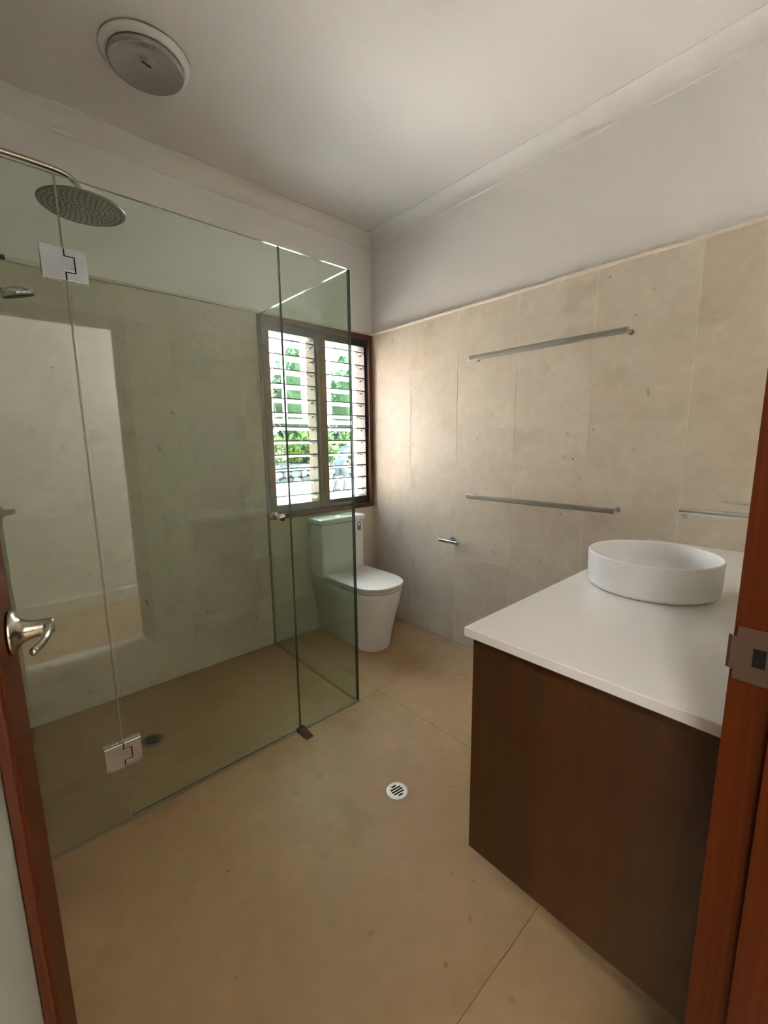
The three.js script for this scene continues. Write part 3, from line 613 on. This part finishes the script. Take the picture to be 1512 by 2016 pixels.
shrubWords.forEach((w, i) => shrub(3.6 + i * 0.86, -13.15 + 0.2 * (i % 2), 1.2 + 0.2 * ((i * 37) % 5) / 5, 0.55, w));
function tree(x, z, h, r, mat, n, label) {
  const t = thing('hedge_tree', label, 'tree', [x, 0.3, z]), list = [];
  mesh('trunk', tube([[0, 0, 0], [0.1, h * 0.3, 0.05], [-0.05, h * 0.75, 0]], 0.12, 20, 10), LM.stem, t);
  for (let i = 0; i < n; i++) {
    const a = rnd() * 6.283, y = rnd(), rad0 = r * Math.pow(Math.sin(Math.PI * Math.min(0.97, 0.12 + 0.86 * y)), 0.45) * (0.72 + 0.3 * rnd()) * (0.88 + 0.16 * Math.sin(a * 3 + y * 9)), p = new THREE.Vector3(Math.cos(a) * rad0, 0.15 + y * h, Math.sin(a) * rad0);
    list.push([p, new THREE.Vector3(Math.cos(a) + (rnd() - 0.5) * 1.6, (rnd() - 0.6) * 1.6, Math.sin(a) + (rnd() - 0.5) * 1.6), 0.15 + 0.13 * rnd()]);
  }
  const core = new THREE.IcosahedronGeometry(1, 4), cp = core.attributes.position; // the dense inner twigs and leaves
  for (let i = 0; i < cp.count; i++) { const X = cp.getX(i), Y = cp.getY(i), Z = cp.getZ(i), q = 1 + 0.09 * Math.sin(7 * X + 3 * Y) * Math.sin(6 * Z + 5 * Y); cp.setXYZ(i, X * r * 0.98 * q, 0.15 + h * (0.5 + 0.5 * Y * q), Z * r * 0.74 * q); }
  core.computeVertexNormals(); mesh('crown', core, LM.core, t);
  leaves(t, hedgeLeaf, mat, list, 0.45);
}
tree(2.6, -15.4, 6.3, 1.4, LM.dark, 5200, 'dark green dense tree behind the shrubs, farthest left');
tree(5.75, -15.4, 6.8, 1.4, LM.mid, 5600, 'mid green dense tree behind the red leaved cordyline');
tree(8.9, -15.4, 6.5, 1.4, LM.dark, 5400, 'dark green dense tree behind the person and the white post');
tree(12.05, -15.4, 6.6, 1.4, LM.mid, 5600, 'mid green dense tree behind the shrubs, farthest right');
{
  const t = thing('cordyline', 'slender cordyline with orange red strap leaves behind the stone wall', 'shrub', [5.95, 0.4, -13.4]);
  mesh('stem', [tube([[0, 0, 0], [0.05, 1.2, 0], [0, 2.75, 0]], 0.035, 20, 8), tube([[0.04, 0.9, 0], [0.15, 1.3, 0.1], [0.12, 1.8, 0.12]], 0.03, 16, 8)], LM.stem, t);
  const list = [];
  for (const [x, y, z] of [[0, 2.75, 0], [0.12, 1.8, 0.12]]) for (let k = 0; k < 46; k++) { const a = rnd() * 6.283; list.push([new THREE.Vector3(x, y - 0.25 + 0.3 * rnd(), z), new THREE.Vector3(Math.cos(a), 0.3 + 1.1 * rnd(), Math.sin(a)), 0.4 + 0.25 * rnd()]); }
  leaves(t, strap, LM.red, list);
}
// ── a person at work on the paving: surfaces meshed from smoothly joined tapered capsules ──
function surfaceNet(f, lo, hi, cell) {
  const N = [0, 1, 2].map((k) => Math.ceil((hi[k] - lo[k]) / cell) + 1), [nx, ny, nz] = N, v = new Float32Array(nx * ny * nz), at = (i, j, k) => (k * ny + j) * nx + i;
  for (let k = 0; k < nz; k++) for (let j = 0; j < ny; j++) for (let i = 0; i < nx; i++) v[at(i, j, k)] = f(lo[0] + i * cell, lo[1] + j * cell, lo[2] + k * cell);
  const ids = new Int32Array(v.length).fill(-1), pos = [], idx = [];
  for (let k = 0; k + 1 < nz; k++) for (let j = 0; j + 1 < ny; j++) for (let i = 0; i + 1 < nx; i++) {
    let n = 0, sx = 0, sy = 0, sz = 0;
    for (let e = 0; e < 12; e++) {
      const ax = e >> 2, b = e & 3, o = [0, 0, 0]; o[(ax + 1) % 3] = b & 1; o[(ax + 2) % 3] = b >> 1; const p = [...o]; p[ax] = 1;
      const a = v[at(i + o[0], j + o[1], k + o[2])], c = v[at(i + p[0], j + p[1], k + p[2])];
      if ((a < 0) === (c < 0)) continue;
      const t = a / (a - c); n++; sx += o[0] + (p[0] - o[0]) * t; sy += o[1] + (p[1] - o[1]) * t; sz += o[2] + (p[2] - o[2]) * t;
    }
    if (n) { ids[at(i, j, k)] = pos.length / 3; pos.push(lo[0] + (i + sx / n) * cell, lo[1] + (j + sy / n) * cell, lo[2] + (k + sz / n) * cell); }
  }
  const quad = (a, b, c, d, flip) => { if (a < 0 || b < 0 || c < 0 || d < 0) return; flip ? idx.push(a, c, b, a, d, c) : idx.push(a, b, c, a, c, d); };
  for (let k = 1; k + 1 < nz; k++) for (let j = 1; j + 1 < ny; j++) for (let i = 1; i + 1 < nx; i++) {
    const s = v[at(i, j, k)] < 0;
    if (s !== v[at(i + 1, j, k)] < 0) quad(ids[at(i, j - 1, k - 1)], ids[at(i, j, k - 1)], ids[at(i, j, k)], ids[at(i, j - 1, k)], !s);
    if (s !== v[at(i, j + 1, k)] < 0) quad(ids[at(i - 1, j, k - 1)], ids[at(i - 1, j, k)], ids[at(i, j, k)], ids[at(i, j, k - 1)], !s);
    if (s !== v[at(i, j, k + 1)] < 0) quad(ids[at(i - 1, j - 1, k)], ids[at(i, j - 1, k)], ids[at(i, j, k)], ids[at(i - 1, j, k)], !s);
  }
  const g = new THREE.BufferGeometry(); g.setAttribute('position', new THREE.Float32BufferAttribute(pos, 3)); g.setIndex(idx); g.computeVertexNormals(); return g;
}
const field = (bones, k = 0.025) => (x, y, z) => { // bones: [ax, ay, az, bx, by, bz, ra, rb]
  let s = 9;
  for (const [ax, ay, az, bx, by, bz, ra, rb] of bones) {
    const dx = bx - ax, dy = by - ay, dz = bz - az, t = Math.max(0, Math.min(1, ((x - ax) * dx + (y - ay) * dy + (z - az) * dz) / (dx * dx + dy * dy + dz * dz + 1e-9)));
    const d = Math.hypot(x - ax - dx * t, y - ay - dy * t, z - az - dz * t) - (ra + (rb - ra) * t), h = Math.max(0, k - Math.abs(s - d)) / k;
    s = Math.min(s, d) - h * h * k * 0.25;
  }
  return s;
};
{
  const t = thing('person', 'person in light blue shirt, dark blue shorts and cap holding a long pale pole', 'person', [5.94, GY, -8.5]);
  // faces +x; near side is +z. joints
  const skin = std({ color: lin(0.085, 0.048, 0.034), roughness: 0.55 }), shirt = std({ color: lin(0.014, 0.024, 0.038), roughness: 0.85 }), short = std({ color: lin(0.004, 0.005, 0.013), roughness: 0.85 }), boot = std({ color: lin(0.014, 0.018, 0.022), roughness: 0.7 }), sock = std({ color: lin(0.022, 0.027, 0.032), roughness: 0.9 }), cap = std({ color: lin(0.008, 0.016, 0.034), roughness: 0.8 });
  const hipL = [0, 0.88, 0.10], hipR = [0, 0.88, -0.10], kneeL = [0.10, 0.49, 0.12], kneeR = [-0.02, 0.48, -0.13], ankL = [0.04, 0.10, 0.12], ankR = [-0.16, 0.10, -0.14];
  const waist = [0.05, 1.02, 0], chest = [0.19, 1.26, 0], neck = [0.29, 1.41, 0], head = [0.40, 1.50, 0];
  const shL = [0.24, 1.34, 0.19], shR = [0.24, 1.34, -0.19], elL = [0.28, 1.08, 0.27], elR = [0.34, 1.08, -0.24], wrL = [0.48, 0.93, 0.16], wrR = [0.52, 0.90, -0.10];
  const B = (a, b, ra, rb) => [...a, ...b, ra, rb];
  const body = [B(hipL, hipR, 0.10, 0.10), B([0, 0.92, 0], waist, 0.125, 0.115), B(waist, chest, 0.115, 0.125), B([0.19, 1.27, 0.08], [0.19, 1.27, -0.08], 0.105, 0.105), B(chest, neck, 0.11, 0.055), B(neck, head, 0.055, 0.055), B(shL, shR, 0.062, 0.062),
    B(hipL, kneeL, 0.085, 0.055), B(kneeL, ankL, 0.055, 0.036), B(hipR, kneeR, 0.085, 0.055), B(kneeR, ankR, 0.055, 0.036), B(ankL, [0.16, 0.045, 0.13], 0.036, 0.03), B(ankR, [-0.04, 0.045, -0.15], 0.036, 0.03),
    B(shL, elL, 0.052, 0.039), B(elL, wrL, 0.039, 0.026), B(shR, elR, 0.052, 0.039), B(elR, wrR, 0.039, 0.026)];
  const bodyG = surfaceNet(field(body, 0.04), [-0.35, -0.02, -0.4], [0.62, 1.62, 0.4], 0.013);
  // head: skull, jaw, nose, ears, brow
  const H = (x, y, z) => [head[0] + x * 0.9 + y * 0.30, head[1] + y * 0.92 - x * 0.34, head[2] + z];
  const headG = surfaceNet(field([B(H(-0.015, 0.045, 0), H(0.01, 0.05, 0), 0.088, 0.082), B(H(0.03, -0.04, 0), H(0.055, -0.065, 0), 0.06, 0.042), B(H(0.088, 0.012, 0), H(0.112, -0.018, 0), 0.010, 0.015), B(H(0.078, 0.035, 0.03), H(0.078, 0.035, -0.03), 0.014, 0.014), B(H(0.085, -0.048, 0.018), H(0.085, -0.048, -0.018), 0.010, 0.010), B(H(-0.005, 0.005, 0.082), H(-0.012, 0.03, 0.088), 0.010, 0.012), B(H(-0.005, 0.005, -0.082), H(-0.012, 0.03, -0.088), 0.010, 0.012), B(H(-0.03, -0.06, 0), neck, 0.058, 0.056)], 0.016), [0.2, 1.3, -0.12], [0.56, 1.66, 0.12], 0.006);
  const handG = (w, toward, side) => { // palm and five curled fingers round the pole
    const d = new THREE.Vector3(...toward).normalize(), up = new THREE.Vector3(0.35, 0.9, 0), s = new THREE.Vector3().crossVectors(d, up).normalize(), u = new THREE.Vector3().crossVectors(s, d).normalize(), P = (a, b, c) => [w[0] + d.x * a + u.x * b + s.x * c, w[1] + d.y * a + u.y * b + s.y * c, w[2] + d.z * a + u.z * b + s.z * c];
    const bones = [B(P(0, 0, 0), P(0.075, 0.025, 0), 0.024, 0.016), B(P(0.01, 0, 0), P(0.078, -0.024, 0), 0.022, 0.015)];
    [[0.03, 0.085], [0.011, 0.092], [-0.009, 0.088], [-0.028, 0.078]].forEach(([b, L]) => { const q = 0.08; bones.push(B(P(q, b, 0), P(q + L * 0.42, b, side * 0.012), 0.0095, 0.009), B(P(q + L * 0.42, b, side * 0.012), P(q + L * 0.5, b, side * 0.042), 0.009, 0.0085), B(P(q + L * 0.5, b, side * 0.042), P(q + L * 0.2, b, side * 0.056), 0.0085, 0.0075)); });
    bones.push(B(P(0.02, 0.026, side * 0.008), P(0.055, 0.05, side * 0.03), 0.013, 0.010), B(P(0.055, 0.05, side * 0.03), P(0.09, 0.05, side * 0.046), 0.010, 0.008));
    return surfaceNet(field(bones, 0.009), [w[0] - 0.16, w[1] - 0.16, w[2] - 0.16], [w[0] + 0.2, w[1] + 0.16, w[2] + 0.16], 0.0055);
  };
  mesh('body', [bodyG, headG, handG(wrL, [0.75, -0.6, -0.15], -1), handG(wrR, [0.75, -0.6, 0.1], 1)], skin, t);
  mesh('shirt', surfaceNet(field([B([0.0, 0.90, 0.07], [0.0, 0.90, -0.07], 0.135, 0.135), B([0.0, 0.90, 0], waist, 0.145, 0.142), B(waist, chest, 0.142, 0.150), B([0.19, 1.27, 0.08], [0.19, 1.27, -0.08], 0.125, 0.125), B(chest, [0.26, 1.37, 0], 0.12, 0.072), B(shL, shR, 0.082, 0.082), B(shL, [0.265, 1.17, 0.245], 0.072, 0.066), B(shR, [0.30, 1.17, -0.22], 0.072, 0.066)], 0.04), [-0.25, 0.7, -0.42], [0.5, 1.55, 0.42], 0.013), shirt, t);
  mesh('shorts', surfaceNet(field([B(hipL, hipR, 0.128, 0.128), B(hipL, [0.09, 0.56, 0.12], 0.118, 0.105), B(hipR, [-0.01, 0.56, -0.13], 0.118, 0.105)], 0.03), [-0.3, 0.4, -0.35], [0.35, 1.06, 0.35], 0.013), short, t);
  for (const [a, k] of [[ankL, kneeL], [ankR, kneeR]]) {
    mesh('sock', surfaceNet(field([B([a[0], 0.1, a[2]], [a[0] + (k[0] - a[0]) * 0.55, 0.1 + (k[1] - 0.1) * 0.55, a[2] + (k[2] - a[2]) * 0.55], 0.046, 0.064)], 0.02), [a[0] - 0.15, 0, a[2] - 0.15], [a[0] + 0.2, 0.45, a[2] + 0.15], 0.011), sock, t);
    mesh('boot', surfaceNet((x, y, z) => Math.max(field([B([a[0] - 0.03, 0.055, a[2]], [a[0] + 0.17, 0.042, a[2] + 0.01], 0.055, 0.042), B([a[0] - 0.01, 0.05, a[2]], [a[0], 0.16, a[2]], 0.055, 0.05)], 0.03)(x, y, z), -y), [a[0] - 0.15, -0.03, a[2] - 0.12], [a[0] + 0.3, 0.26, a[2] + 0.12], 0.01), boot, t);
  }
  const c = mesh('cap', surfaceNet((x, y, z) => { const Y = (y - head[1]) * 0.92 - 0 + (x - head[0]) * 0.30; return Math.max(field([B(H(-0.012, 0.055, 0), H(0.008, 0.058, 0), 0.098, 0.094)])(x, y, z), 0.048 - Y); }, [0.22, 1.42, -0.13], [0.6, 1.70, 0.13], 0.007), cap, t);
  const brim = extrude([[0, -0.075], [0.06, -0.07], [0.095, -0.04], [0.105, 0], [0.095, 0.04], [0.06, 0.07], [0, 0.075]], 0.006, [], 0.002).rotateX(Math.PI / 2); brim.rotateZ(-0.38); const bp = H(0.07, 0.05, 0);
  mesh('brim', mv(brim, ...bp), cap, c);
}
{
  const o = mesh('work_pole', rod([6.36, 0.84, -8.47], [6.96, GY + 0.02, -8.45], 0.02, 12), M.whitePaint);
  tag(o, 'long pale pole held slanting to the ground by the person outside', 'pole');
}
renderer.render(scene, camera);
